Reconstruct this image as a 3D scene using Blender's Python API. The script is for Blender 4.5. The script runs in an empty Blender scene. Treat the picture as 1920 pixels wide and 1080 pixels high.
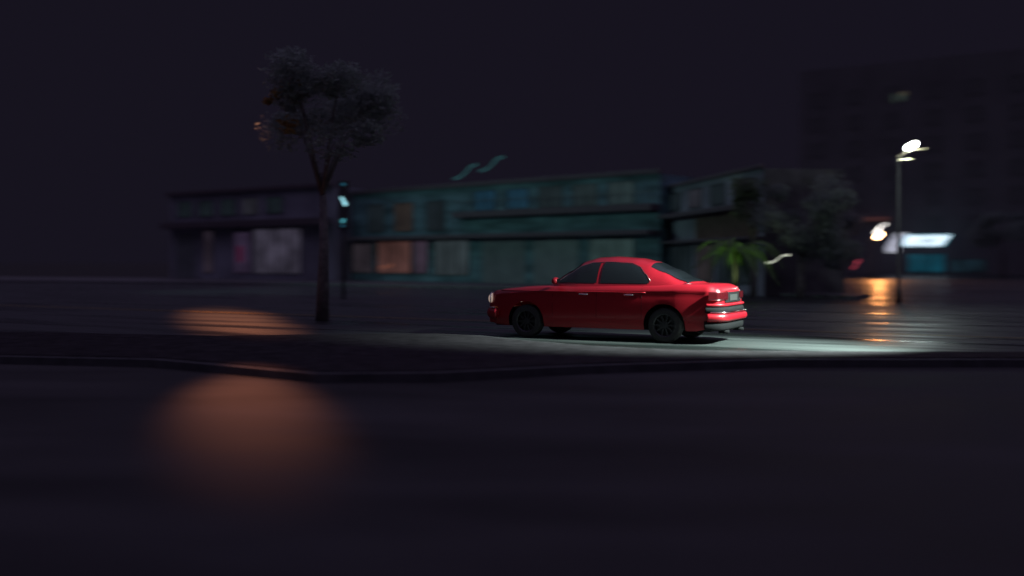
import bpy, bmesh, math, random
from mathutils import Vector, Matrix
C = bpy.context.scene.collection
R = math.radians
rnd = random.Random(7)

# ---------------------------------------------------------------- camera, sky, exposure
sc = bpy.context.scene
FPX, HOR, CH = 1867.0, 490.0, 1.6            # focal length in photo pixels, horizon row, eye height
cam_d = bpy.data.cameras.new('camera')
cam = bpy.data.objects.new('camera', cam_d); C.objects.link(cam); sc.camera = cam
cam.location = (0, 0, CH); cam.rotation_euler = (R(90), 0, 0)
cam_d.sensor_width = 36; cam_d.lens = 36 * FPX / 1920
cam_d.shift_y = -(540 - HOR) / 1920
cam_d.clip_end = 3000
cam_d.dof.use_dof = True
cam_d.dof.focus_distance = 20.5
cam_d.dof.aperture_fstop = 0.26
cam_d.dof.aperture_ratio = 0.45

w = bpy.data.worlds.new("World"); sc.world = w; w.use_nodes = True
nt = w.node_tree; nt.nodes.clear()
wo = nt.nodes.new('ShaderNodeOutputWorld'); bg = nt.nodes.new('ShaderNodeBackground')
tc = nt.nodes.new('ShaderNodeTexCoord'); sx = nt.nodes.new('ShaderNodeSeparateXYZ')
rp = nt.nodes.new('ShaderNodeValToRGB')      # dark night sky, made brighter high overhead to lift dark surfaces
nt.links.new(tc.outputs['Generated'], sx.inputs[0]); nt.links.new(sx.outputs['Z'], rp.inputs[0])
nt.links.new(rp.outputs[0], bg.inputs[0]); nt.links.new(bg.outputs[0], wo.inputs[0])
e = rp.color_ramp.elements
e[0].position = 0.33; e[0].color = (.0080, .0066, .0128, 1)
e[1].position = 0.68; e[1].color = (.130, .106, .200, 1)
bg.inputs[1].default_value = 1.0
vs = sc.view_settings
vs.view_transform = 'Standard'; vs.look = 'None'; vs.exposure = 0; vs.gamma = 1
sc.cycles.use_denoising = True
sc.cycles.sample_clamp_indirect = 4
sc.cycles.max_bounces = 6

# ---------------------------------------------------------------- helpers
def px(x, y, d):                              # a photo pixel at depth d -> world point
    return Vector(((x - 960) / FPX * d, d, CH + (HOR - y) / FPX * d))
def pxz(x, d, z=0.0):
    return Vector(((x - 960) / FPX * d, d, z))

MATS = {}
def mat(name, col, rough=.6, metal=0, emit=None, es=1.0, coat=0, noise=0, nscale=8, spec=.5, stretch=(1,1,1), bump=0, trans=0):
    if name in MATS: return MATS[name]
    m = bpy.data.materials.new(name); m.use_nodes = True
    t = m.node_tree; b = t.nodes['Principled BSDF']
    b.inputs['Base Color'].default_value = (*col, 1)
    b.inputs['Roughness'].default_value = rough
    b.inputs['Metallic'].default_value = metal
    b.inputs['Specular IOR Level'].default_value = spec
    b.inputs['Coat Weight'].default_value = coat
    b.inputs['Transmission Weight'].default_value = trans
    if emit:
        b.inputs['Emission Color'].default_value = (*emit, 1); b.inputs['Emission Strength'].default_value = es
    if noise or bump:
        co = t.nodes.new('ShaderNodeTexCoord'); mp = t.nodes.new('ShaderNodeMapping')
        mp.inputs['Scale'].default_value = stretch
        n = t.nodes.new('ShaderNodeTexNoise'); n.inputs['Scale'].default_value = nscale; n.inputs['Detail'].default_value = 5
        t.links.new(co.outputs['Object'], mp.inputs[0]); t.links.new(mp.outputs[0], n.inputs['Vector'])
        if noise:
            r = t.nodes.new('ShaderNodeMapRange'); r.inputs['From Min'].default_value = .3; r.inputs['From Max'].default_value = .7
            r.inputs['To Min'].default_value = 1 - noise; r.inputs['To Max'].default_value = 1 + noise
            t.links.new(n.outputs[0], r.inputs[0])
            v = t.nodes.new('ShaderNodeVectorMath'); v.operation = 'SCALE'; v.inputs[0].default_value = (emit if emit else col)
            t.links.new(r.outputs[0], v.inputs['Scale'])
            t.links.new(v.outputs[0], b.inputs['Emission Color' if emit else 'Base Color'])
        if bump:
            bp = t.nodes.new('ShaderNodeBump'); bp.inputs['Strength'].default_value = bump; bp.inputs['Distance'].default_value = .02
            t.links.new(n.outputs[0], bp.inputs['Height']); t.links.new(bp.outputs[0], b.inputs['Normal'])
    MATS[name] = m; return m

def road_mat(name, base, r_wet, r_dry, sx_, sy_, lo=.42, hi=.6, rot=-28, bump=.25, spec=.5):
    m = bpy.data.materials.new(name); m.use_nodes = True
    t = m.node_tree; b = t.nodes['Principled BSDF']
    co = t.nodes.new('ShaderNodeTexCoord')
    mp = t.nodes.new('ShaderNodeMapping'); mp.vector_type = 'TEXTURE'
    mp.inputs['Rotation'].default_value = (0, 0, R(rot)); mp.inputs['Scale'].default_value = (sx_, sy_, 1)
    n = t.nodes.new('ShaderNodeTexNoise'); n.inputs['Scale'].default_value = 1; n.inputs['Detail'].default_value = 4; n.inputs['Roughness'].default_value = .55
    t.links.new(co.outputs['Object'], mp.inputs[0]); t.links.new(mp.outputs[0], n.inputs['Vector'])
    mr = t.nodes.new('ShaderNodeMapRange'); mr.inputs['From Min'].default_value = lo; mr.inputs['From Max'].default_value = hi
    mr.inputs['To Min'].default_value = r_wet; mr.inputs['To Max'].default_value = r_dry
    t.links.new(n.outputs[0], mr.inputs[0]); t.links.new(mr.outputs[0], b.inputs['Roughness'])
    g = t.nodes.new('ShaderNodeTexNoise'); g.inputs['Scale'].default_value = 45; g.inputs['Detail'].default_value = 3
    t.links.new(co.outputs['Object'], g.inputs['Vector'])
    mc = t.nodes.new('ShaderNodeMapRange'); mc.inputs['To Min'].default_value = .6; mc.inputs['To Max'].default_value = 1.4
    mx_ = t.nodes.new('ShaderNodeMath'); mx_.operation = 'MULTIPLY'; md = t.nodes.new('ShaderNodeMapRange'); md.inputs['From Min'].default_value = .35; md.inputs['From Max'].default_value = .65; md.inputs['To Min'].default_value = .6; md.inputs['To Max'].default_value = 1.4
    t.links.new(n.outputs[0], md.inputs[0]); t.links.new(g.outputs[0], mc.inputs[0]); t.links.new(mc.outputs[0], mx_.inputs[0]); t.links.new(md.outputs[0], mx_.inputs[1])
    v = t.nodes.new('ShaderNodeVectorMath'); v.operation = 'SCALE'; v.inputs[0].default_value = base
    t.links.new(mx_.outputs[0], v.inputs['Scale']); t.links.new(v.outputs[0], b.inputs['Base Color'])
    bp = t.nodes.new('ShaderNodeBump'); bp.inputs['Strength'].default_value = bump; bp.inputs['Distance'].default_value = .006
    t.links.new(g.outputs[0], bp.inputs['Height']); t.links.new(bp.outputs[0], b.inputs['Normal'])
    b.inputs['Specular IOR Level'].default_value = spec
    return m

def mesh(name, verts, faces, m, parent=None, smooth=False):
    me = bpy.data.meshes.new(name); me.from_pydata([tuple(v) for v in verts], [], faces); me.update()
    o = bpy.data.objects.new(name, me); C.objects.link(o)
    if m: me.materials.append(m)
    if smooth:
        for p in me.polygons: p.use_smooth = True
    if parent: o.parent = parent
    return o
def tag(o, label=None, cat=None, group=None, kind=None):
    if label: o['label'] = label
    if cat: o['category'] = cat
    if group: o['group'] = group
    if kind: o['kind'] = kind
    return o
def thing(name, label, cat, loc=(0,0,0), rz=0, group=None):
    o = bpy.data.objects.new(name, None); C.objects.link(o); o.empty_display_size = .3
    o.location = loc; o.rotation_euler = (0, 0, rz)
    return tag(o, label, cat, group)

class MB:
    def __init__(s): s.v = []; s.f = []
    def add(s, vs_, fs):
        k = len(s.v); s.v += [Vector(p) for p in vs_]; s.f += [tuple(i + k for i in q) for q in fs]; return s
    def box(s, c, d, M=None):
        cx, cy, cz = c; a, b_, h = d[0]/2, d[1]/2, d[2]/2
        vv = [Vector((cx+i*a, cy+j*b_, cz+k*h)) for k in (-1,1) for j in (-1,1) for i in (-1,1)]
        if M is not None: vv = [M @ p for p in vv]
        return s.add(vv, [(0,2,3,1),(4,5,7,6),(0,1,5,4),(2,6,7,3),(0,4,6,2),(1,3,7,5)])
    def tube(s, pts, rad, n=10, cap=True):
        pts = [Vector(p) for p in pts]; k0 = len(s.v)
        if not isinstance(rad, (list, tuple)): rad = [rad]*len(pts)
        for i, p in enumerate(pts):
            d = (pts[min(i+1, len(pts)-1)] - pts[max(i-1, 0)]).normalized()
            a = d.orthogonal() if i == 0 else (a - d*a.dot(d))
            a.normalize(); b_ = d.cross(a)
            for j in range(n):
                t = 2*math.pi*j/n; s.v.append(p + (a*math.cos(t) + b_*math.sin(t))*rad[i])
        for i in range(len(pts)-1):
            for j in range(n):
                q = k0+i*n; s.f.append((q+j, q+(j+1)%n, q+n+(j+1)%n, q+n+j))
        if cap:
            s.f.append(tuple(k0+j for j in reversed(range(n)))); q = k0+(len(pts)-1)*n; s.f.append(tuple(q+j for j in range(n)))
        return s
    def sphere(s, c, r, n=10, m=7, sc_=(1,1,1)):
        c = Vector(c); k = len(s.v)
        for i in range(1, m):
            ph = math.pi*i/m
            for j in range(n):
                t = 2*math.pi*j/n
                s.v.append(c + Vector((math.sin(ph)*math.cos(t)*sc_[0], math.sin(ph)*math.sin(t)*sc_[1], math.cos(ph)*sc_[2]))*r)
        s.v += [c+Vector((0,0,r*sc_[2])), c-Vector((0,0,r*sc_[2]))]; T = len(s.v)-2
        for i in range(m-2):
            for j in range(n): s.f.append((k+i*n+j, k+(i+1)*n+j, k+(i+1)*n+(j+1)%n, k+i*n+(j+1)%n))
        for j in range(n):
            s.f.append((T, k+j, k+(j+1)%n)); s.f.append((T+1, k+(m-2)*n+(j+1)%n, k+(m-2)*n+j))
        return s
    def build(s, name, m, parent=None, smooth=False): return mesh(name, s.v, s.f, m, parent, smooth)
def bevel(o, w_=.02, seg=2):
    b = o.modifiers.new('bevel', 'BEVEL'); b.width = w_; b.segments = seg; b.limit_method = 'ANGLE'; return o

def spot(name, loc, target, energy, col, deg, blend=.3, size=.15, parent=None, scale=(1,1,1)):
    l = bpy.data.lights.new(name, 'SPOT'); l.energy = energy; l.color = col; l.spot_size = R(deg); l.spot_blend = blend; l.shadow_soft_size = size
    o = bpy.data.objects.new(name, l); C.objects.link(o); o.location = loc
    o.rotation_euler = (Vector(target) - Vector(loc)).to_track_quat('-Z', 'Y').to_euler(); o.scale = scale
    if parent: o.parent = parent; o.matrix_parent_inverse = parent.matrix_world.inverted() if False else Matrix.Translation(-parent.location)
    return o
def point(name, loc, energy, col, size=.15, parent=None):
    l = bpy.data.lights.new(name, 'POINT'); l.energy = energy; l.color = col; l.shadow_soft_size = size
    o = bpy.data.objects.new(name, l); C.objects.link(o); o.location = loc
    if parent: o.parent = parent; o.matrix_parent_inverse = Matrix.Translation(-parent.location)
    return o

# ---------------------------------------------------------------- ground
U = Vector((.883, -.469, 0)); N = Vector((.469, .883, 0))     # along and across the carriageway
M_ROAD = road_mat('wet_asphalt', (.018, .022, .022), .27, .70, 9, .9, .40, .62)
M_FORE = road_mat('dark_asphalt', (.050, .049, .050), .78, .95, 5, 1.5, .4, .62, rot=-5, spec=.2)
S = 900
tag(mesh('ground', [(-S,-S,-.03),(S,-S,-.03),(S,S,-.03),(-S,S,-.03)], [(0,1,2,3)], mat('soil', (.03,.028,.024), .95, noise=.4, nscale=.5)), kind='structure')

island = [(-30,26),(-16,22.5),(-10,20.8),(-5.8,19.8),(-3.2,20.3),(-1.5,20.4),(-.64,19.9),(.4,18.5),(1.3,17.6),(2.2,17.0),(3.0,16.6),(5.0,16.4),(8.2,16.3),(14,15.8),(30,14.4),
          (30,12.6),(14,14.3),(8.5,15.0),(4,15.0),(1,14.1),(-1.0,13.2),(-2.6,13.1),(-4.2,14.2),(-5.4,15.0),(-9,15.7),(-16,17),(-30,19)]
# near carriageway and far carriageway are separate sheets, the island stands on both
tag(mesh('near_road', [(-120,-40,0),(120,-40,0),(120,15.4,0),(12,15.4,0),(-12,16.6,0),(-120,30,0)], [(0,1,2,3,4,5)], M_FORE), kind='structure')
tag(mesh('far_road', [(-120,30,.0),(-12,16.6,0),(12,15.4,0),(120,15.4,0),(260,400,0),(20,400,0),(14.5,42,0),(9.2,52,0),(-13,66,0),(-40,78,0),(-120,110,0)], [tuple(range(11))], M_ROAD), kind='structure')

def slab(name, poly, z0, z1, m, parent=None):
    n = len(poly)
    vv = [(x,y,z0) for x,y in poly] + [(x,y,z1) for x,y in poly]
    ff = [tuple(range(n, 2*n))] + [(i,(i+1)%n,n+(i+1)%n,n+i) for i in range(n)]
    bm = bmesh.new(); bv = [bm.verts.new(v) for v in vv]
    for f in ff: bm.faces.new([bv[i] for i in f])
    bmesh.ops.recalc_face_normals(bm, faces=bm.faces)
    bmesh.ops.triangulate(bm, faces=[f for f in bm.faces if len(f.verts) > 4])
    me = bpy.data.meshes.new(name); bm.to_mesh(me); bm.free(); me.materials.append(m)
    o = bpy.data.objects.new(name, me); C.objects.link(o)
    if parent: o.parent = parent
    return o
def inset(poly, d):
    n = len(poly); A = sum(poly[i][0]*poly[(i+1)%n][1]-poly[(i+1)%n][0]*poly[i][1] for i in range(n)); s = 1 if A > 0 else -1
    out = []
    for i in range(n):
        p, q, r = Vector(poly[i-1]), Vector(poly[i]), Vector(poly[(i+1)%n])
        a = (q-p).normalized(); b_ = (r-q).normalized(); na = Vector((-a.y, a.x))*s; nb = Vector((-b_.y, b_.x))*s
        m_ = (na+nb).normalized(); out.append(tuple(q + m_*d/max(.4, m_.dot(na))))
    return out
tag(slab('traffic_island_kerb', island, 0, .12, mat('kerb_stone', (.07,.07,.075), .8, noise=.3, nscale=3)), kind='structure')
tag(slab('traffic_island_soil', inset(island, .16), .1, .135, mat('island_soil', (.034,.030,.034), 1, noise=.4, nscale=4, bump=.5, spec=.1)), kind='structure')
# far pavement in front of the shops
pav = [(14.5,42),(9.2,52),(-13,66),(-40,78),(-120,110),(-120,125),(-40,90),(-10,82),(11,64),(13.5,47),(16,44.5)]
tag(slab('pavement', pav, 0, .14, mat('paving', (.12,.12,.12), .6, noise=.35, nscale=2.0)), kind='structure')

# painted markings
def stripe(mb, p, q, wd, z=.004):
    p = Vector((*p, z)); q = Vector((*q, z)); d = (q-p).normalized(); n = Vector((-d.y, d.x, 0))*wd/2
    mb.add([p-n, q-n, q+n, p+n], [(0,1,2,3)])
def along(o, s): return (o[0]+U.x*s, o[1]+U.y*s)
M_WHITE = mat('white_road_paint', (.12,.12,.12), .7, noise=.45, nscale=6)
M_YEL = mat('yellow_road_paint', (.22,.16,.05), .55, noise=.45, nscale=6)
mb = MB()
stripe(mb, along((7.2,22.4), -30), along((7.2,22.4), 12), .1); stripe(mb, along((7.2,22.65), -30), along((7.2,22.65), 12), .1)
tag(mb.build('centre_line', M_YEL), kind='structure')
mb = MB()
for k in range(10): stripe(mb, along((3.0,29.2), k*6-26), along((3.0,29.2), k*6-23), .12)
stripe(mb, along((6.0,34.0), -34), along((6.0,34.0), 22), .12)
tag(mb.build('lane_line', M_WHITE), kind='structure')

# ---------------------------------------------------------------- buildings
def frame(p, q):                               # facade frame: origin p (ground), x axis to q, outward normal towards the camera
    p = Vector((*p, 0)); q = Vector((*q, 0)); d = (q-p); L = d.length; d.normalize()
    n = Vector((d.y, -d.x, 0))                 # for left-to-right facades this points to the camera
    return p, math.atan2(d.y, d.x), L
# inside a building: local x along the facade, local -y outwards, z up
def facade(name, label, p, q, H, depth, wallm, cat='building'):
    o, rz, L = frame(p, q)
    t = thing(name, label, cat, o, rz)
    MB().box((L/2, depth/2, H/2), (L, depth, H)).build('wall', wallm, t)
    return t, L
def window(t, x0, x1, z0, z1, glass, framem, mull=1, name='window', proud=.06, bars=0):
    f = MB(); fw = .07; y = -proud/2
    f.box(((x0+x1)/2, y, z1-fw/2), (x1-x0, proud, fw)).box(((x0+x1)/2, y, z0+fw/2), (x1-x0, proud, fw))
    f.box((x0+fw/2, y, (z0+z1)/2), (fw, proud, z1-z0-2*fw)).box((x1-fw/2, y, (z0+z1)/2), (fw, proud, z1-z0-2*fw))
    for k in range(mull):
        x = x0+(x1-x0)*(k+1)/(mull+1); f.box((x, y, (z0+z1)/2), (.05, proud*.9, z1-z0-2*fw))
    for k in range(bars):
        z = z0+(z1-z0)*(k+1)/(bars+1); f.box(((x0+x1)/2, y+.004, z), (x1-x0-2*fw, proud*.5, .03))
    o = f.build(name, framem, t)
    MB().box(((x0+x1)/2, -.012, (z0+z1)/2), (x1-x0-2*fw, .02, z1-z0-2*fw)).build('pane', glass, o)
    return o
def shutter(t, x0, x1, z0, z1, m):
    s = MB(); n = int((z1-z0)/.14)
    for k in range(n):
        z = z0+(k+.5)*(z1-z0)/n
        s.box(((x0+x1)/2, -.03, z), (x1-x0, .05 if k % 2 else .035, (z1-z0)/n-.012))
    return s.build('roller_shutter', m, t)
def band(t, x0, x1, z0, z1, out, m, name='canopy'):
    return bevel(MB().box(((x0+x1)/2, -out/2, (z0+z1)/2), (x1-x0, out, z1-z0)).build(name, m, t), .03)

M_DARK = mat('dark_metal', (.10,.10,.10), .5)
M_FR = mat('window_frame_metal', (.05,.05,.055), .5, metal=.3)
M_TEALW = mat('green_grey_render', (.14,.25,.27), .8, noise=.6, nscale=.35, stretch=(1,1,5))
M_GREYW = mat('grey_render', (.32,.33,.38), .85, noise=.4, nscale=.3)
M_SHUT = mat('shutter_metal', (.25,.28,.28), .5, metal=.2, noise=.2, nscale=1)
def lit(name, col, s=1.0, noise=.6, nscale=.5): return mat(name, (.04,.04,.04), .4, emit=tuple(c*s for c in col), es=1.0, noise=noise, nscale=nscale, stretch=(1,1,1))
G_PURP = lit('purple_lit_glass', (.024,.016,.034))
G_MAG = lit('magenta_poster', (.030,.003,.013))
G_WARM = lit('warm_lit_glass', (.055,.024,.021), noise=.5)
G_PALE = lit('pale_lit_glass', (.022,.030,.034), noise=.4)
G_BLUE = lit('blue_lit_glass', (.004,.022,.040), noise=.5)
G_DIM = lit('dim_glass', (.005,.008,.010))
M_BEAM = mat('dark_fascia', (.13,.11,.12), .8)

# left shop row
a = pxz(320, 86); b = pxz(628, 75)
t, L = facade('shop_building', 'low grey shop building with dim purple display windows, farthest left', (a.x,a.y), (b.x,b.y), 7.2, 9, M_GREYW)
band(t, -.3, L+.0, 7.2, 7.55, .35, M_BEAM, 'cornice')
band(t, 0, L-.3, 4.35, 4.9, 1.1, M_BEAM)
for k in range(5): window(t, 1.0+k*2.75, 2.9+k*2.75, 5.35, 6.7, G_DIM if k != 3 else lit('grey_lit_glass', (.014,.014,.019)), M_FR)
window(t, 4.4, 5.6, .6, 4.2, lit('rose_lit_glass', (.018,.013,.020)), M_FR, 0)
window(t, 8.2, 10.2, .6, 4.0, G_PURP, M_FR, 1)
MB().box((9.0,-.075,2.2),(.7,.02,1.3)).build('poster', G_MAG, t)
window(t, 10.5, 16.0, .6, 4.2, lit('violet_lit_glass', (.034,.030,.046)), M_FR, 3)
shutter(t, .6, 3.4, .14, 3.9, M_SHUT)

# middle building
a = pxz(650, 77); b = pxz(1238, 58)
t, L = facade('long_building', 'long teal rendered two storey building behind the red car roof', (a.x,a.y), (b.x,b.y), 6.7, 9, M_TEALW)
def fx(p, p0=a, p1=b):                          # photo column -> distance along this facade
    r = (p-960)/FPX; d = p1-p0; s = (r*p0.y - p0.x)/(d.x - r*d.y); return s*d.length
band(t, -.1, L+.1, 6.7, 7.0, .3, M_BEAM, 'cornice')
band(t, fx(865), L, 4.55, 4.95, 1.0, M_BEAM, 'balcony_slab')
band(t, fx(665), L, 3.15, 3.42, 1.3, M_BEAM)
rb = MB()
for k in range(22):
    x = fx(865)+k*(L-fx(865))/21; rb.box((x, -.95, 5.28), (.035,.035,.66))
rb.box(((fx(865)+L)/2, -.95, 5.63), (L-fx(865), .06, .05))
rb.build('balcony_rail', M_DARK, t)
window(t, fx(708), fx(772), .7, 3.1, G_WARM, M_FR, 2)
window(t, fx(775), fx(803), .7, 3.1, lit('mauve_lit_glass', (.030,.020,.032)), M_FR, 0)
window(t, fx(815), fx(880), .6, 3.1, G_PALE, M_FR, 2)
window(t, fx(662), fx(700), .7, 3.0, lit('dusky_lit_glass', (.018,.014,.018)), M_FR, 1)
shutter(t, fx(905), fx(985), .15, 3.05, M_SHUT); shutter(t, fx(1000), fx(1085), .15, 3.05, M_SHUT)
window(t, fx(1105), fx(1190), .7, 3.0, lit('green_lit_glass', (.014,.026,.026)), M_FR, 2)
for i, (u, v) in enumerate([(690,722),(740,775),(800,835),(890,930),(950,992),(1010,1055),(1075,1120),(1140,1190)]):
    window(t, fx(u), fx(v), 3.75 if i < 3 else 5.0, 5.9 if i < 3 else 6.4, [G_DIM, lit('brown_lit_glass', (.016,.012,.010)), G_DIM, G_BLUE, G_BLUE, G_DIM, G_DIM, G_DIM][i], M_FR)

# right wing, end wall steeply towards the camera
a2 = pxz(1246, 60); b2 = pxz(1432, 46)
t, L = facade('corner_building', 'grey corner building with slatted panels behind the green fronds', (a2.x,a2.y), (b2.x,b2.y), 5.9, 4, M_GREYW)
MB().box((L+.03, 2.0, 2.95), (.05, 3.98, 5.88)).build('end_wall', mat('dark_end_wall', (.14,.14,.14), .9, noise=.4, nscale=1), t)
band(t, 0, L, 4.05, 4.3, 1.0, M_BEAM, 'balcony_slab')
band(t, 0, L, 2.62, 2.76, .8, M_BEAM)
sl = MB()
for k in range(46):
    x = 5.5+k*.18; sl.box((x, -.04, 3.4), (.09, .07, 1.2))
sl.build('slat_panel', mat('timber_slat', (.30,.20,.16), .7, noise=.3, nscale=2), t)
window(t, 1.0, 4.8, .6, 2.5, G_DIM, M_FR, 3); window(t, 5.4, 8.0, .5, 2.5, lit('brownish_lit_glass', (.014,.011,.012)), M_FR, 1)
window(t, 8.6, 12.8, .5, 2.5, G_DIM, M_FR, 2)
for k in range(4): window(t, 1.0+k*3.3, 3.0+k*3.3, 4.5, 5.6, lit('grey_lit_glass', (.014,.014,.019)) if k % 2 else G_DIM, M_FR)
band(t, -.1, L+.1, 5.9, 6.1, .25, M_BEAM, 'cornice')
wl = t.matrix_world

# tall dark block on the right
a3 = pxz(1500, 128); b3 = pxz(1990, 112)
t, L = facade('apartment_block', 'tall unlit apartment block behind the white street lamp', (a3.x,a3.y), (b3.x,b3.y), 26, 12, mat('dark_render', (.17,.16,.17), .9, noise=.15, nscale=.2))
def f3(p):
    r = (p-960)/FPX; d = b3-a3; s = (r*a3.y - a3.x)/(d.x - r*d.y); return s*d.length
def z3(y, p):
    s = f3(p)/(b3-a3).length; d = a3.y+(b3.y-a3.y)*s; return CH+(HOR-y)/FPX*d
G_SLOT = mat('faint_green_slot', (.02,.02,.02), .5, emit=(.035,.05,.042), es=1)
for u in (1674, 1678, 1687, 1690, 1693, 1697):
    z0, z1 = z3(192 if u < 1680 else 188, u), z3(177, u)
    MB().box((f3(u), -.06, (z0+z1)/2), (.10, .1, z1-z0)).build('lit_slot', G_SLOT, t)
MB().box((f3(1694), -.1, z3(175.5, 1694)), (.9, .15, .10)).build('lintel', mat('beige_lintel_glow', (.3,.25,.15), .6, emit=(.10,.085,.05)), t)  # light caught by the lintel, put in as a glow
for r_ in range(6):
    for c_ in range(7):
        window(t, 1.2+c_*4.6, 3.2+c_*4.6, 5.2+r_*3.2, 7.0+r_*3.2, mat('drawn_blind', (.15,.145,.15), .9), mat('pale_frame', (.15,.14,.15), .8), 1)
# shop front at its foot, with the lit sign
G_SHOP = lit('shop_blue_glass', (.003,.045,.070), noise=.6, nscale=.35)
window(t, f3(1702), f3(1772), .3, z3(476, 1735), G_SHOP, M_FR, 4)
window(t, f3(1780), f3(1850), .3, z3(486, 1800), lit('faint_blue_glass', (.004,.012,.018)), M_FR, 2)
band(t, f3(1610), f3(1668), z3(412,1640), z3(410,1640), .5, mat('rose_awning_glow', (.4,.15,.12), .6, emit=(.10,.035,.03)), 'awning_edge')  # light along the awning edge, put in as a glow
# lit shop sign: a slanted bar with dark strokes and a taller striped emblem at its left end
p0 = px(1720, 455, 116)
sg = thing('shop_sign', 'glowing white and pale blue shop sign with slanted ends above the blue shopfront', 'sign', p0, math.atan2(b3.y-a3.y, b3.x-a3.x))
def sgp(x, y): return ((x-1720)/FPX*118, (455-y)/FPX*116)
def plate(poly, y0, y1, name, m, parent):
    n = len(poly); q = [sgp(*p) for p in poly]
    vv = [(x,y0,z) for x,z in q]+[(x,y1,z) for x,z in q]
    bm = bmesh.new(); bv = [bm.verts.new(v) for v in vv]
    bm.faces.new(bv[:n]); bm.faces.new(bv[n:][::-1])
    for i in range(n): bm.faces.new([bv[i], bv[(i+1)%n], bv[n+(i+1)%n], bv[n+i]])
    bmesh.ops.recalc_face_normals(bm, faces=bm.faces)
    me = bpy.data.meshes.new(name); bm.to_mesh(me); bm.free(); me.materials.append(m)
    o = bpy.data.objects.new(name, me); C.objects.link(o); o.parent = parent; return o
E_W = mat('sign_white', (.5,.5,.5), .4, emit=(.78,.98,1.12), es=1.2, noise=.6, nscale=1.6, stretch=(1,1,6))
E_P = mat('sign_pale', (.5,.5,.5), .4, emit=(.42,.42,.55), es=1.0, noise=.5, nscale=2, stretch=(1,1,4))
E_C = mat('sign_cyan', (.1,.4,.5), .4, emit=(.10,.33,.42), es=1.0)
plate([(1694,461.5),(1699,440.5),(1779,440.5),(1766,461.5)], -.25, -.05, 'sign_case', E_C, sg)
plate([(1695,461),(1706,441.5),(1778,441.5),(1763,461)], -.30, -.26, 'sign_panel', E_W, sg)
for k, x in enumerate((1722, 1728, 1731, 1735, 1738, 1742, 1746)):
    y0, y1 = (457, 448) if k % 2 else (455.5, 447.5)
    plate([(x, y0),(x+4.2, y1),(x+5.6, y1),(x+1.4, y0)], -.33, -.31, 'sign_stroke', mat('sign_dark', (.02,.05,.07), .5), sg)
for k in range(9):
    yb = 472.5-k*4.0; sh = 0 if k < 3 else (k-2)*2.6
    plate([(1664.5+sh, yb),(1665.5+sh, yb-3.0),(1690.5+sh*.9+(3 if k > 2 else 0), yb-3.0),(1688+sh*.9, yb)], -.30, -.10, 'emblem_stripe', E_P if k % 2 else mat('emblem_light', (.5,.5,.5), .4, emit=(.55,.58,.66), es=1.0), sg)

# ---------------------------------------------------------------- lamps
M_POLE = mat('painted_pole', (.04,.04,.04), .7)
def lamp_post(label, base, head_px, group=None, energy=0, col=(1,1,1), head_a=None, head_b=None, rad=.1, emit=(1,1,1), es=20, side=1, arm=True):
    """base (x,y); head_a, head_b: ends of the luminous bar in world space"""
    t = thing('street_lamp', label, 'street lamp', (base[0], base[1], 0), 0, group)
    o = Vector((base[0], base[1], 0)); a = head_a-o; b_ = head_b-o; mid = (a+b_)/2
    top = Vector((0, 0, min(a.z, b_.z) - .16))
    MB().tube([(0,0,0),(0,0,.5),(0,0,.52),top], [.11,.11,.075,.05], 12).build('pole', M_POLE, t, True)
    ar = MB(); ar.tube([top+Vector((0,0,-.02)), top+Vector((0,0,.05)), mid-Vector((0,0,rad+.02))], .045, 8)
    ar.build('arm', mat('pale_bracket', (.5,.42,.3), .5), t, True)
    d = (b_-a).normalized(); n = 8
    lens = MB(); pts = []; rr = []
    for k in range(9):
        f = k/8; pts.append(a.lerp(b_, f)); rr.append(rad*max(.35, math.sqrt(max(0, 1-(2*f-1)**8))))
    lens.tube(pts, rr, 14).build('lamp_tube', mat('lamp_glow_%d_%d' % (int(emit[2]*100), int(es)), (1,1,1), .4, emit=emit, es=es), t, True)
    return t

# the white lamp
ha, hb = px(1698, 280, 37), px(1720, 267, 37)
t = lamp_post('white tubular street lamp glowing high above the wet road at right', (ha.x+.28, 38.4), None, head_a=ha, head_b=hb, rad=.11, emit=(.93,1,.98), es=30)
br = MB().tube([px(1684,300,37)-t.location, px(1710,297.5,37)-t.location], .018, 6).tube([px(1703,282,37)-t.location, px(1739,278.5,37)-t.location], .018, 6)
br.build('cross_bracket', mat('lit_bracket', (.75,.62,.42), .5), t)
spot('lamp_light', px(1708, 291, 36.8), (14.8, 29.5, 0), 120, (.80,1.0,.94), 138, .4, .12, t)
point('lamp_light', px(1708, 291, 36.6), 90, (.80,1.0,.94), .12, t)

# the orange lamp far down the road
ha, hb = px(1642, 447, 92), px(1653, 437, 92)
t = lamp_post('orange tubular lamp glowing at the far end of the wet road', (ha.x+.42, 94.5), None, head_a=ha, head_b=hb, rad=.15, emit=(1,.55,.27), es=34)
E_HOT = mat('lamp_hot', (1,1,1), .4, emit=(1,.95,.9), es=6)
wl_ = thing('wall_light', 'small bent white light tube just above the orange lamp', 'light', px(1645, 434, 97))
q0 = px(1645, 434, 97)
MB().tube([px(1640,436.5,97)-q0, px(1645,434.5,97)-q0, px(1648,429.5,97)-q0, px(1651,424,97)-q0], .07, 8).build('light_tube', E_HOT, wl_, True)
MB().tube([px(1657.5,421,97)-q0, px(1661,421,97)-q0], .06, 8).build('light_tube', E_HOT, wl_, True)
MB().tube([px(1657.5,422.5,97)-q0, px(1650,424,97)-q0, px(1645,434.5,97)-q0, px(1645,518,97)-q0], .035, 8).build('bracket', M_DARK, wl_)
spot('lamp_light', px(1648, 452, 91.2), (33.0, 60, 0), 1700, (1,.36,.10), 130, .3, .3, t)

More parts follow.
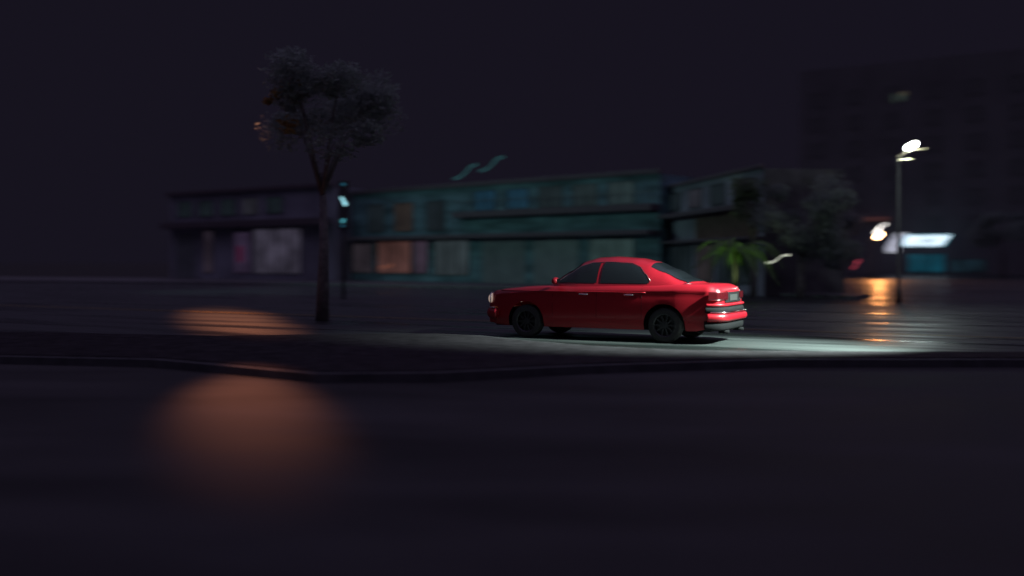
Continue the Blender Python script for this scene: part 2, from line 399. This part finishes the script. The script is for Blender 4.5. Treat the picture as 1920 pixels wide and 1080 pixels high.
# red light trail, drawn as a bent tube on an added post
q0 = pxz(1604, 80)
t = thing('red_light_trail', 'small red light trail drawn as a tube on a short added post left of the orange lamp', 'light', q0)
MB().tube([px(x,y,80)-q0 for x,y in ((1598,502.5),(1601.5,502),(1604,498),(1606,492),(1609,489),(1612.5,488.5))], .035, 8).build('light_tube', mat('red_glow', (.8,.1,.1), .4, emit=(.95,.10,.16), es=1.0), t, True)
MB().tube([(0,0,0),(0,0,px(1604,498,80).z)], .05, 8).build('post', M_DARK, t)

# dashed light trails, shaped as little bulbs on cables
def light_trail(label, pts, d, rad, m, n, group='dashed light trails'):
    P = [px(x,y,d) for x,y in pts]; o = P[0]
    t = thing('light_trail', label, 'light trail', o, 0, group)
    def at(f):
        s = f*(len(P)-1); i = min(int(s), len(P)-2); u = s-i
        p0, p1, p2, p3 = P[max(i-1,0)], P[i], P[i+1], P[min(i+2, len(P)-1)]
        return .5*((2*p1)+(p2-p0)*u+(2*p0-5*p1+4*p2-p3)*u*u+(3*p1-p0-3*p2+p3)*u**3) - o
    MB().tube([at(k/24) for k in range(25)], rad*.3, 5).build('trail_core', M_DARK, t)
    for k in range(n):
        f = (k+.18)/n; g = (k+.78)/n
        MB().tube([at(f), at((f+g)/2), at(g)], rad, 6).build('trail_dash', m, t, True)
E_T = mat('faint_teal_trail', (.1,.3,.3), .5, emit=(.04,.22,.22), es=1)
light_trail('curved dashed white light trail right of the green fronds', [(1435,492.5),(1446,492),(1456,487),(1464,481),(1473,478.5),(1483,478)], 40, .011, mat('white_trail', (.8,.8,.8), .4, emit=(3.0,3.2,2.6), es=1), 9)
light_trail('lower left dashed light trail, faint teal, above the teal building', [(850,335.5),(862,332),(872,324),(882,313),(895,308)], 60, .028, E_T, 9)
light_trail('upper dashed light trail, faint teal, ending highest over the teal building', [(899,321),(912,317),(922,309),(932,298),(945,293.5)], 60, .028, E_T, 9)
light_trail('faint grey dashed light trail over the corner building', [(1308,355),(1322,353),(1334,347),(1347,338),(1362,333)], 55, .02, mat('faint_grey_trail', (.3,.3,.3), .5, emit=(.03,.045,.045), es=1), 11)
light_trail('short orange dashed light trail under the warm shop window', [(712,501.5),(720,501),(729,499),(737,496)], 70, .05, mat('orange_trail', (.5,.2,.1), .5, emit=(.26,.08,.04), es=1), 4)

# pylon sign with lit marks
q0 = pxz(643, 42)
t = thing('pylon_sign', 'narrow dark vertical sign with small glowing cyan marks', 'sign', q0)
def pl(x, y): v = px(x,y,42)-q0; return v.x, v.z
x0, z0 = pl(634, 430); x1, z1 = pl(653, 338)
bevel(MB().box(((x0+x1)/2,.12,(z0+z1)/2),(x1-x0,.2,z1-z0)).build('sign_case', mat('black_case', (.08,.08,.08), .6), t), .02)
MB().tube([(0,.12,0),(0,.12,z0)], .07, 10).build('post', M_POLE, t, True)
def mark(poly, m, parent=t):
    q = [pl(*p) for p in poly]; n = len(q)
    vv = [(x,.0,z) for x,z in q]+[(x,.02,z) for x,z in q]
    mesh('glyph', vv, [tuple(range(n)), tuple(range(2*n-1, n-1, -1))]+[(i,(i+1)%n,n+(i+1)%n,n+i) for i in range(n)], m, parent)
E1 = mat('cyan_dim', (.05,.2,.25), .5, emit=(.015,.10,.15), es=1); E2 = mat('cyan_bright', (.3,.6,.6), .5, emit=(.5,1.1,1.25), es=1); E3 = mat('cyan_mid', (.1,.4,.4), .5, emit=(.10,.50,.60), es=1)
mark([(640,347),(647,347.5),(647,344),(641,343)], E1)
mark([(638,370),(641,375),(645.5,386),(649,386),(650,381),(646,376),(642,368.5)], E2)
mark([(639.5,413),(646,413),(647,410.5),(641,411)], E3); mark([(638.5,417),(645.5,417),(646,414.5),(640,415)], E3); mark([(639,424.8),(645.5,424.8),(645.5,422),(640,422.3)], E1)

# street lamps outside the frame that light the car and the near road (same kind, along the kerb)
t = thing('street_lamp', 'tall pale street lamp beyond the right edge, lighting the red car', 'street lamp', (10.9, 16.0, 0), 0)
MB().tube([(0,0,0),(0,0,5.3),(-.3,.1,5.65),(-1.2,.35,5.75)], [.1,.06,.05,.04], 10).build('pole', M_POLE, t, True)
bevel(MB().box((-1.60,.38,5.76),(.75,.3,.12)).build('lamp_head', M_POLE, t), .03)
spot('lamp_light', (9.3, 16.38, 5.64), (4.1, 18.6, 0), 32000, (.80,1.0,.91), 53, .95, .15, t)

def arm_lamp(label, base, head, aim, energy, col, deg, blend, scale, size=.25, rise=0):
    t = thing('street_lamp', label, 'street lamp', (base[0], base[1], 0), 0, None)
    h = Vector(head)-Vector((base[0], base[1], 0)); z = h.z+.12+rise
    MB().tube([(0,0,0),(0,0,z-.6),(h.x*.12,h.y*.12,z-.1),(h.x*.9,h.y*.9,z+.1)]+([(h.x,h.y,z-.1),(h.x,h.y,h.z+.1)] if rise else []), [.11,.07,.06,.04]+([.03,.03] if rise else []), 10).build('pole', M_POLE, t, True)
    bevel(MB().box((h.x, h.y, h.z+.12),(.8,.34,.12)).build('lamp_head', M_POLE, t), .03)
    spot('lamp_light', head, aim, energy, col, deg, blend, size, t, scale)
arm_lamp('tall orange street lamp over the near road at left', (-9.4,17.2), (-3.85,14.2,5.75), (-3.05,11.5,0), 2600, (1,.34,.18), 64, 1.0, (.25,1,1), rise=2)
arm_lamp('tall orange street lamp over the far road at left', (-16.8,31.2), (-8.7,30.0,11.5), (-8.1,28.4,0), 13500, (1,.34,.16), 84, 1.0, (.17,1,1))
arm_lamp('tall pale added lamp, unseen at far left, lighting the teal building', (-27,46), (-25,46.5,8.6), (0,61,2.6), 3900, (.55,1.0,.98), 84, .9, (1,1,1))  # lamp added out of view to brighten the teal facade

# ---------------------------------------------------------------- vegetation
def leaf_cloud(blobs, n, size, seed):
    r = random.Random(seed); mb = MB()
    for _ in range(n):
        c, rad = r.choice(blobs)
        d = Vector((r.gauss(0,1), r.gauss(0,1), r.gauss(0,1))).normalized()*rad*r.uniform(.45,1.05)
        p = Vector(c)+Vector((d.x, d.y, d.z*.75))
        a = Vector((r.gauss(0,1), r.gauss(0,1), r.gauss(0,.6))).normalized(); b_ = a.orthogonal().normalized(); b_.rotate(Matrix.Rotation(r.uniform(0,6.28), 3, a))
        s = size*r.uniform(.6,1.5)
        mb.add([p-a*s, p+b_*s*.4, p+a*s, p-b_*s*.4], [(0,1,2,3)])
    return mb
def tree(label, base, h, crown_c, blobs, n, size, seed, m, group='trees along the street'):
    t = thing('tree', label, 'tree', base, 0, group)
    tr = MB().tube([(0,0,0),(.05,0,h*.5),(0,.05,h)], [.19,.13,.08], 9)
    for c, rad in blobs[:7]: tr.tube([(0,0,h*.85), Vector(c)*.5+Vector((0,0,h*.45)), c], [.06,.04,.015], 6)
    tr.build('trunk', mat('bark', (.19,.17,.17), .9, noise=.4, nscale=6), t, True)
    leaf_cloud(blobs, n, size, seed).build('crown', m, t)
def leaf_mat(name, col):
    m = mat(name, col, .75, noise=.4, nscale=3); t = m.node_tree; b = t.nodes['Principled BSDF']
    tr = t.nodes.new('ShaderNodeBsdfTranslucent'); tr.inputs[0].default_value = (*[c*2.2 for c in col], 1)
    ad = t.nodes.new('ShaderNodeAddShader'); t.links.new(b.outputs[0], ad.inputs[0]); t.links.new(tr.outputs[0], ad.inputs[1])
    t.links.new(ad.outputs[0], t.nodes['Material Output'].inputs[0]); return m
M_LEAF = leaf_mat('leaf_dark', (.08,.095,.085))
M_LEAF2 = mat('leaf_mid', (.09,.12,.07), .6, noise=.5, nscale=3)
def blobs(cx, cz, rx, rz, n, rr, seed, cy=0, ry=None):
    r = random.Random(seed); return [((cx+r.uniform(-rx,rx), cy+r.uniform(-(ry or rx), ry or rx), cz+r.uniform(-rz,rz)), rr*r.uniform(.6,1.2)) for _ in range(n)]
b0 = pxz(604, 27)
bl = blobs(.15, 5.7, 1.6, 1.1, 26, .66, 3)
tree('dark tree at left with the cyan sign under its crown', b0, 4.0, None, bl, 8500, .08, 5, M_LEAF)
tl_ = bpy.context.scene.collection.objects[-1].parent
oc = leaf_cloud([((-1.1,-.6,6.05),.2),((-.85,-.6,6.22),.22),((-.62,-.6,6.36),.17),((-1.32,-.6,5.85),.13),((-.75,-.7,5.2),.3)], 420, .07, 77).build('orange_lit_leaves', mat('leaf_orange_light', (.34,.20,.05), .7), tl_)
# orange lamplight on a low branch, put into the leaf colour
b0 = pxz(1545, 58)
tree('dark tree right of the corner building', b0, 3.6, None, blobs(0, 4.6, 1.7, 1.2, 14, .8, 8), 4500, .12, 9, M_LEAF)
b0 = pxz(1412, 44.5)
tree('small green tree against the corner building', b0, 3.0, None, blobs(0, 4.5, .8, .7, 9, .5, 18), 2600, .08, 19, M_LEAF2)
b0 = pxz(1500, 43.5)
tree('broad bushy tree hiding the end of the corner building', b0, 2.2, None, blobs(.1, 3.3, 1.7, 1.7, 20, .8, 38), 7000, .10, 39, M_LEAF)
b0 = pxz(1880, 100)
tree('dark tree beside the shop at far right', b0, 4, None, blobs(0, 5.5, 2.6, 1.8, 14, 1.2, 28), 3500, .2, 29, M_LEAF)

def fronds(label, base, n, length, seed, m, hgt):
    r = random.Random(seed); t = thing('fern_palm', label, 'plant', base, 0)
    MB().tube([(0,0,0),(.03,0,hgt*.5),(0,.02,hgt)], [.13,.10,.08], 8).build('trunk', mat('palm_fibre', (.03,.028,.02), .9), t, True)
    for k in range(n):
        az = r.uniform(0, 6.28); up = r.uniform(.25, .95); L = length*r.uniform(.7,1.15); mb = MB(); pr = []
        for i in range(12):
            f = i/11; rr = L*f*(1-.25*f*up); z = hgt + L*(up*f - .95*f*f)
            pr.append(Vector((math.cos(az)*rr, math.sin(az)*rr, z)))
        mb.tube(pr, [.014]*11+[.004], 4)
        sd = Vector((-math.sin(az), math.cos(az), 0))
        for i in range(1, 44):
            f = i/44; s = f*11; j = min(int(s), 10); p = pr[j].lerp(pr[j+1], s-j); dd = (pr[j+1]-pr[j]).normalized()
            wl2 = .34*math.sin(math.pi*min(1, f*.92+.08))**.6
            for sg_ in (-1, 1):
                tip = p + (sd*sg_*.8+dd*.6).normalized()*wl2 - Vector((0,0,wl2*.35)); wv = dd*.018
                mb.add([p-wv, tip, p+wv], [(0,1,2)])
        mb.build('frond', m, t)
M_FROND = mat('frond_green', (.08,.16,.03), .45, noise=.3, nscale=4)
fb = pxz(1378, 40)
fronds('bright green arching palm fronds behind the car boot', fb, 30, 2.2, 4, M_FROND, 2.0)
# uplight added to brighten the fronds, the slats and the small tree
gl = thing('added_uplight', 'small added uplight at the foot of the green palm', 'light', (fb.x-.7, fb.y-1.2, 0))
MB().tube([(0,0,0),(0,0,.1),(0,.03,.22)], [.05,.07,.09], 12).build('lamp_body', M_POLE, gl, True)
spot('lamp_light', (fb.x-.7, fb.y-1.2, .27), (fb.x+.1, fb.y, 2.5), 260, (.75,1,.45), 84, .7, .05, gl)

# ---------------------------------------------------------------- the red saloon
def interp(tab, x):
    tab = sorted(tab)
    if x <= tab[0][0]: return tab[0][1]
    for (a, u), (b_, v) in zip(tab, tab[1:]):
        if x <= b_:
            f = (x-a)/(b_-a); f = f*f*(3-2*f)*.5 + f*.5; return u+(v-u)*f
    return tab[-1][1]
YAW = R(28)
CAR = thing('red_saloon_car', 'red saloon car driving left on the wet road, seen from its rear left side', 'car', (2.08, 20.9, 0), math.pi-YAW)
# local axes: +x forward, -y... near side is found below
NEAR = 1                                      # after the rotation the side with +y faces the camera
WX_F, WX_R, WR = 1.55, -1.48, .35
P_RED = mat('red_paint', (.29,.006,.014), .38, metal=.2, coat=.4, spec=.4)
b_ = P_RED.node_tree.nodes['Principled BSDF']; b_.inputs['Coat Roughness'].default_value = .06
CHROME = mat('chrome', (.8,.8,.82), .12, metal=1)
GLASS = mat('car_glass', (.008,.010,.012), .05, spec=.3)
RUB = mat('rubber', (.02,.02,.02), .8)
BLACK = mat('black_trim', (.008,.008,.009), .85, spec=.1)
TOPZ = [(-2.58,.98),(-2.50,1.10),(-2.35,1.155),(-1.9,1.165),(-1.2,1.15),(.3,1.13),(1.0,1.11),(1.6,1.075),(2.1,1.03),(2.4,.98),(2.52,.90),(2.58,.80)]
HALFW = [(-2.58,.70),(-2.50,.80),(-2.3,.88),(-1.7,.93),(-.5,.945),(1.0,.94),(1.9,.90),(2.3,.83),(2.5,.74),(2.58,.62)]
def zlow(x):
    z = .25
    if x < -2.1: z = .25+(-2.1-x)*.22
    if x > 2.15: z = .25+(x-2.15)*.15
    for wx in (WX_F, WX_R):
        if abs(x-wx) < WR+.07: z = max(z, WR+math.sqrt((WR+.07)**2-(x-wx)**2)*1.0)
    return z
RING = [(.93,0),(.975,.10),(.995,.25),(1.0,.42),(.995,.58),(.985,.70),(.968,.80),(.975,.835),(.965,.87),(.93,.93),(.89,.965),(.84,.985),(.6,.998),(.3,1.004),(0,1.006)]
def body_y(x, z):
    zl, zt, hw = .25, interp(TOPZ, x), interp(HALFW, x)
    return hw*interp([(b2_, a2_) for a2_, b2_ in RING[:12]], (z-zl)/(zt-zl))
xs = sorted(set([round(-2.58+i*.04, 3) for i in range(130)] + [wx+s*(WR+.07)*math.cos(k*math.pi/16) for wx in (WX_F, WX_R) for s in (1,-1) for k in range(9)] + [wx+s*(WR+.071) for wx in (WX_F, WX_R) for s in (1,-1)]))
xs = [x for x in xs if -2.58 <= x <= 2.58]
V = []; F = []; nr = len(RING)
for x in xs:
    zt = interp(TOPZ, x); zl = zlow(x)
    row = []
    for (fy, fz) in RING:
        z0_ = .25+(zt-.25)*fz; z = max(z0_, zl + (zt-zl)*fz*.15) if z0_ < zl+.1 else z0_
        y = interp(HALFW, x)*fy
        if z0_ < zl: y = body_y(x, z)
        row.append((y, z))
    for y, z in row: V.append((x, y, z))
    for y, z in row[-2::-1]: V.append((x, -y, z))
W2 = 2*nr-1
for i in range(len(xs)-1):
    for j in range(W2-1):
        F.append((i*W2+j, i*W2+j+1, (i+1)*W2+j+1, (i+1)*W2+j))
F.append(tuple(range(W2))); F.append(tuple((len(xs)-1)*W2+j for j in reversed(range(W2))))
body = mesh('body', V, F, P_RED, CAR, True)
bm = bmesh.new(); bm.from_mesh(body.data); bmesh.ops.recalc_face_normals(bm, faces=bm.faces); bm.to_mesh(body.data); bm.free()
body.modifiers.new('edge', 'EDGE_SPLIT').split_angle = R(40)
# underbody and dark wheel wells
MB().box((0,0,.42),(4.7,1.45,.36)).build('underbody', BLACK, CAR)

# cabin
ROOF = [(-2.02,1.14),(-1.75,1.25),(-1.35,1.45),(-1.0,1.60),(-.7,1.665),(-.2,1.70),(.15,1.685),(.4,1.62),(.7,1.42),(1.0,1.20),(1.1,1.12)]
ZB, NN = 1.10, 3.2
CW = [(-2.02,.76),(-1.6,.82),(-1.0,.85),(.4,.85),(.8,.83),(1.1,.78)]
def cab_w(x, z): return interp(CW, x)*(1-.27*(z-ZB)/.6)
def cab_y(x, z):
    zt = interp(ROOF, x); s = min(.9999, max(0, (z-ZB)/max(.01, zt-ZB))); return cab_w(x, z)*(1-s**NN)**(1/NN)
def cab_z(x, y):
    zt = interp(ROOF, x); r_ = min(1, abs(y)/cab_w(x, zt)); return ZB+(zt-ZB)*(1-r_**NN)**(1/NN)
V = []; F = []; nx, nq = 70, 15
for i in range(nx+1):
    x = -2.02+3.12*i/nx; zt = interp(ROOF, x); ring = []
    for k in range(nq+1):
        th = math.pi/2*k/nq; sy, sz = math.cos(th)**(2/NN), math.sin(th)**(2/NN); z = ZB-.06+(zt-ZB+.06)*sz if k else ZB-.08
        ring.append((cab_w(x, z)*sy if k < nq else 0, z))
    for y, z in ring: V.append((x, y, z))
    for y, z in ring[-2::-1]: V.append((x, -y, z))
W2 = 2*nq+1
for i in range(nx):
    for j in range(W2-1): F.append((i*W2+j, i*W2+j+1, (i+1)*W2+j+1, (i+1)*W2+j))
cab = mesh('roof', V, F, P_RED, CAR, True)
bm = bmesh.new(); bm.from_mesh(cab.data); bmesh.ops.recalc_face_normals(bm, faces=bm.faces); bm.to_mesh(cab.data); bm.free()

def patch(name, fn, nu, nv, m, off=.006, thick=.004, parent=CAR, smooth=True):
    P = [[Vector(fn(i/nu, j/nv)) for j in range(nv+1)] for i in range(nu+1)]
    Q = []
    for i in range(nu+1):
        for j in range(nv+1):
            du = P[min(i+1,nu)][j]-P[max(i-1,0)][j]; dv = P[i][min(j+1,nv)]-P[i][max(j-1,0)]
            n = du.cross(dv); n = n.normalized() if n.length > 1e-9 else Vector((0,0,1))
            p = P[i][j]; out = Vector((0, p.y, (p.z-1.0)*.6)); 
            if abs(p.y) < .01: out = Vector((0,0,1))
            if n.dot(out) < 0: n = -n
            Q.append(p+n*off)
    f = [(i*(nv+1)+j, (i+1)*(nv+1)+j, (i+1)*(nv+1)+j+1, i*(nv+1)+j+1) for i in range(nu) for j in range(nv)]
    o = mesh(name, Q, f, m, parent, smooth)
    bm = bmesh.new(); bm.from_mesh(o.data); bmesh.ops.recalc_face_normals(bm, faces=bm.faces); bm.to_mesh(o.data); bm.free()
    return o
# side glass outline
WT = [(-1.16,1.20),(-1.05,1.33),(-.86,1.49),(-.68,1.552),(-.2,1.575),(.15,1.562),(.38,1.50),(.62,1.34),(.86,1.17)]
for s in (1, -1):
    for (x0, x1, nm) in ((-1.14, -.10, 'rear_side_window'), (-.02, .84, 'front_side_window')):
        def fn(u, v, x0=x0, x1=x1, s=s):
            x = x0+(x1-x0)*u; zt = interp(WT, x); z = 1.16+(zt-1.16)*v; return (x, s*cab_y(x, z), z)
        patch(nm, fn, 24, 8, GLASS, .006)
    # bright trim round the side glass
    tp = []
    for k in range(41):
        x = -1.16+2.03*k/40; z = interp(WT, x)+.012; tp.append((x, s*(cab_y(x, z)+.008), z))
    MB().tube(tp, .007, 6).build('window_trim', mat('dull_chrome', (.35,.30,.30), .35, metal=1), CAR, True)
    # shoulder line trim, door seams, handles
    MB().tube([(-1.1+k*.1, s*(body_y(-1.1+k*.1, .985)+.004), .985) for k in range(34)], .011, 6).build('shoulder_trim', P_RED, CAR, True)
    for x in (-1.02, -.06, .92):
        MB().tube([(x, s*(body_y(x, z)+.0005), z) for z in (.32,.5,.7,.9,1.05,1.11)], .004, 4).build('door_seam', BLACK, CAR)
    for x in (-.86, .12):
        MB().tube([(x, s*(body_y(x,.93)+.005), .93),(x+.02, s*(body_y(x,.93)+.035), .935),(x+.19, s*(body_y(x,.93)+.035), .935),(x+.21, s*(body_y(x,.93)+.005), .93)], .012, 8).build('door_handle', CHROME, CAR, True)
    # mirror
    mo = MB().sphere((.80, s*1.03, 1.20), .105, 16, 10, (.75,1.0,.72)).build('wing_mirror', P_RED, CAR, True)
    MB().tube([(.84, s*.86, 1.15),(.82, s*.96, 1.17)], .03, 8).build('stalk', BLACK, mo, True)
    MB().box((.727, s*1.03, 1.20),(.012,.13,.09)).build('mirror_glass', CHROME, mo)
# windscreen and rear window
def rw(u, v):
    x = -1.88+(.80)*u; wv = cab_w(x, interp(ROOF, x))*.80; y = -wv+2*wv*v; return (x, y, cab_z(x, y))
patch('rear_window', rw, 16, 16, GLASS, .006)
def ww(u, v):
    x = .46+.54*u; wv = cab_w(x, interp(ROOF, x))*.82; y = -wv+2*wv*v; return (x, y, cab_z(x, y))
patch('windscreen', ww, 14, 16, GLASS, .006)
# chrome edge where the rear pillar meets the boot
for s in (1, -1):
    MB().tube([(x, s*(cab_y(x, z)+.014), z) for x, z in ((-1.83,1.175),(-1.90,1.165),(-1.98,1.150),(-2.06,1.148))], .010, 6).build('pillar_trim', CHROME, CAR, True)
# boot lid seam, plinth and lights
def end_y(x): return interp(HALFW, x)
MB().box((-2.572,0,.90),(.05,1.1,.20)).build('boot_recess', BLACK, CAR)
lp = bevel(MB().box((-2.60,0,.89),(.02,.52,.12)).build('number_plate', mat('plate', (.03,.03,.03), .5), CAR), .005)
for s in (1, -1):
    pts = [(-2.595, s*.42), (-2.585, s*.70), (-2.50, s*.815), (-2.36, s*.885)]
    tl = MB()
    vv = [(x, y, z) for z in (.87, 1.0) for x, y in pts]; tl.add(vv, [(i, i+1, 5+i, 4+i) for i in range(3)])
    o = tl.build('tail_light', mat('tail_lens', (.05,.004,.006), .15, coat=1), CAR, False); so = o.modifiers.new('s','SOLIDIFY'); so.thickness = .04; so.offset = 0
    fr = MB().tube([(x*1.003, y*1.004, 1.012) for x, y in pts], .009, 6).tube([(x*1.003, y*1.004, .862) for x, y in pts], .009, 6)
    fr.build('light_trim', CHROME, o, True)
    MB().tube([(-2.46, s*.52, .24),(-2.66, s*.52, .24)], .035, 12).build('exhaust', BLACK, CAR, True)
# two tiered rear bumper following the plan curve of the tail
def bumper(name, z, r_, xo, m, ends, zs=1.0, sgn=-1):
    prof = [(ends, .95)] if False else []
    pts = []
    for k in range(25):
        a = math.sin(math.pi/2*(-1+2*k/24)); y = a*.90; x = sgn*(2.60+xo-.30*abs(a)**10); pts.append(Vector((x, y, z)))
    mb = MB(); n = 10; k0 = 0
    for i, p in enumerate(pts):
        d = (pts[min(i+1,24)]-pts[max(i-1,0)]).normalized(); nrm = Vector((d.y, -d.x, 0))
        for j in range(n):
            t_ = 2*math.pi*j/n; mb.v.append(p+nrm*math.cos(t_)*r_+Vector((0,0,math.sin(t_)*r_*zs)))
    for i in range(24):
        for j in range(n): mb.f.append((i*n+j, i*n+(j+1)%n, (i+1)*n+(j+1)%n, (i+1)*n+j))
    mb.f.append(tuple(range(n))); mb.f.append(tuple(24*n+j for j in reversed(range(n))))
    o = mb.build(name, m, CAR, True)
    bm = bmesh.new(); bm.from_mesh(o.data); bmesh.ops.recalc_face_normals(bm, faces=bm.faces); bm.to_mesh(o.data); bm.free(); return o
rb_ = bumper('rear_bumper', .52, .075, .04, P_RED, 0, 1.1)
bumper('bumper_ledge', .76, .032, .02, P_RED, 0, .9)
bumper('bumper_infill', .665, .045, .0, BLACK, 0, 1.3)
bumper('bumper_strip', .625, .012, .10, CHROME, 0)
bumper('rear_valance', .36, .06, -.02, BLACK, 0, 1.6)
bumper('front_bumper', .50, .07, -.06, P_RED, 0, 1.5, 1)
bumper('front_strip', .62, .012, .0, CHROME, 0, 1, 1)
# front: grille and lamps
gr = MB(); 
for k in range(9): gr.box((2.60, -.32+k*.08, .78),(.03,.025,.22))
gr.box((2.60,0,.90),(.05,.72,.03)).box((2.60,0,.66),(.05,.72,.03)); gr.build('grille', CHROME, CAR)
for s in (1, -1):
    hs = MB().sphere((2.47, s*.66, .80), .115, 18, 12, (.7,1.25,1.0)).build('headlight', mat('headlamp_glint_glass', (.5,.42,.36), .1, coat=1, emit=(.30,.22,.18), es=1), CAR, True)  # reflected glint put in as a faint glow of the glass
    MB().tube([(2.40+.17*math.cos(a)*0+.10*0+ .12*math.sin(0), 0, 0)]*2, .001, 3) if False else None
    rg = [Vector((2.50-.06*abs(math.cos(2*math.pi*k/20)), s*(.66+.16*math.cos(2*math.pi*k/20)), .80+.13*math.sin(2*math.pi*k/20))) for k in range(21)]
    MB().tube(rg, .012, 6).build('light_trim', CHROME, hs, True)
    MB().sphere((2.33, s*.845, .62), .05, 12, 8, (1.6,.5,.6)).build('side_marker', mat('amber', (.6,.15,.03), .2), CAR, True)
# wheels
def wheel(x, s):
    y = s*.79
    n = 36; mb = MB()
    prof = [(.215,-.10),(.30,-.11),(.335,-.095),(.35,-.05),(.35,.05),(.335,.095),(.30,.11),(.215,.10)]
    def lathe(prof, n=36):
        q = MB(); m_ = len(prof)
        for i in range(n):
            a = 2*math.pi*i/n
            for r_, yy in prof: q.v.append(Vector((x+r_*math.cos(a), y+s*yy, WR+r_*math.sin(a))))
        for i in range(n):
            for j in range(m_-1): q.f.append((i*m_+j, i*m_+j+1, ((i+1)%n)*m_+j+1, ((i+1)%n)*m_+j))
        return q
    w_ = lathe(prof).build('wheel', RUB, CAR, True)
    rim = lathe([(.235,.095),(.225,.105),(.205,.09),(.20,.0),(.05,.0),(.05,.07),(.0,.075)])
    for k in range(10):
        a = 2*math.pi*k/10; M_ = Matrix.Translation((x, y+s*.055, WR)) @ Matrix.Rotation(-a, 4, 'Y')
        rim.box((.125,0,0),(.17,.03,.035), M_)
    rim.build('rim', mat('alloy', (.07,.07,.075), .45, metal=1), w_)
for x in (WX_F, WX_R):
    for s in (1, -1): wheel(x, s)
MB().tube([(-2.2,.30,1.17),(-2.25,.30,1.24)], .008, 6).build('aerial', BLACK, CAR)
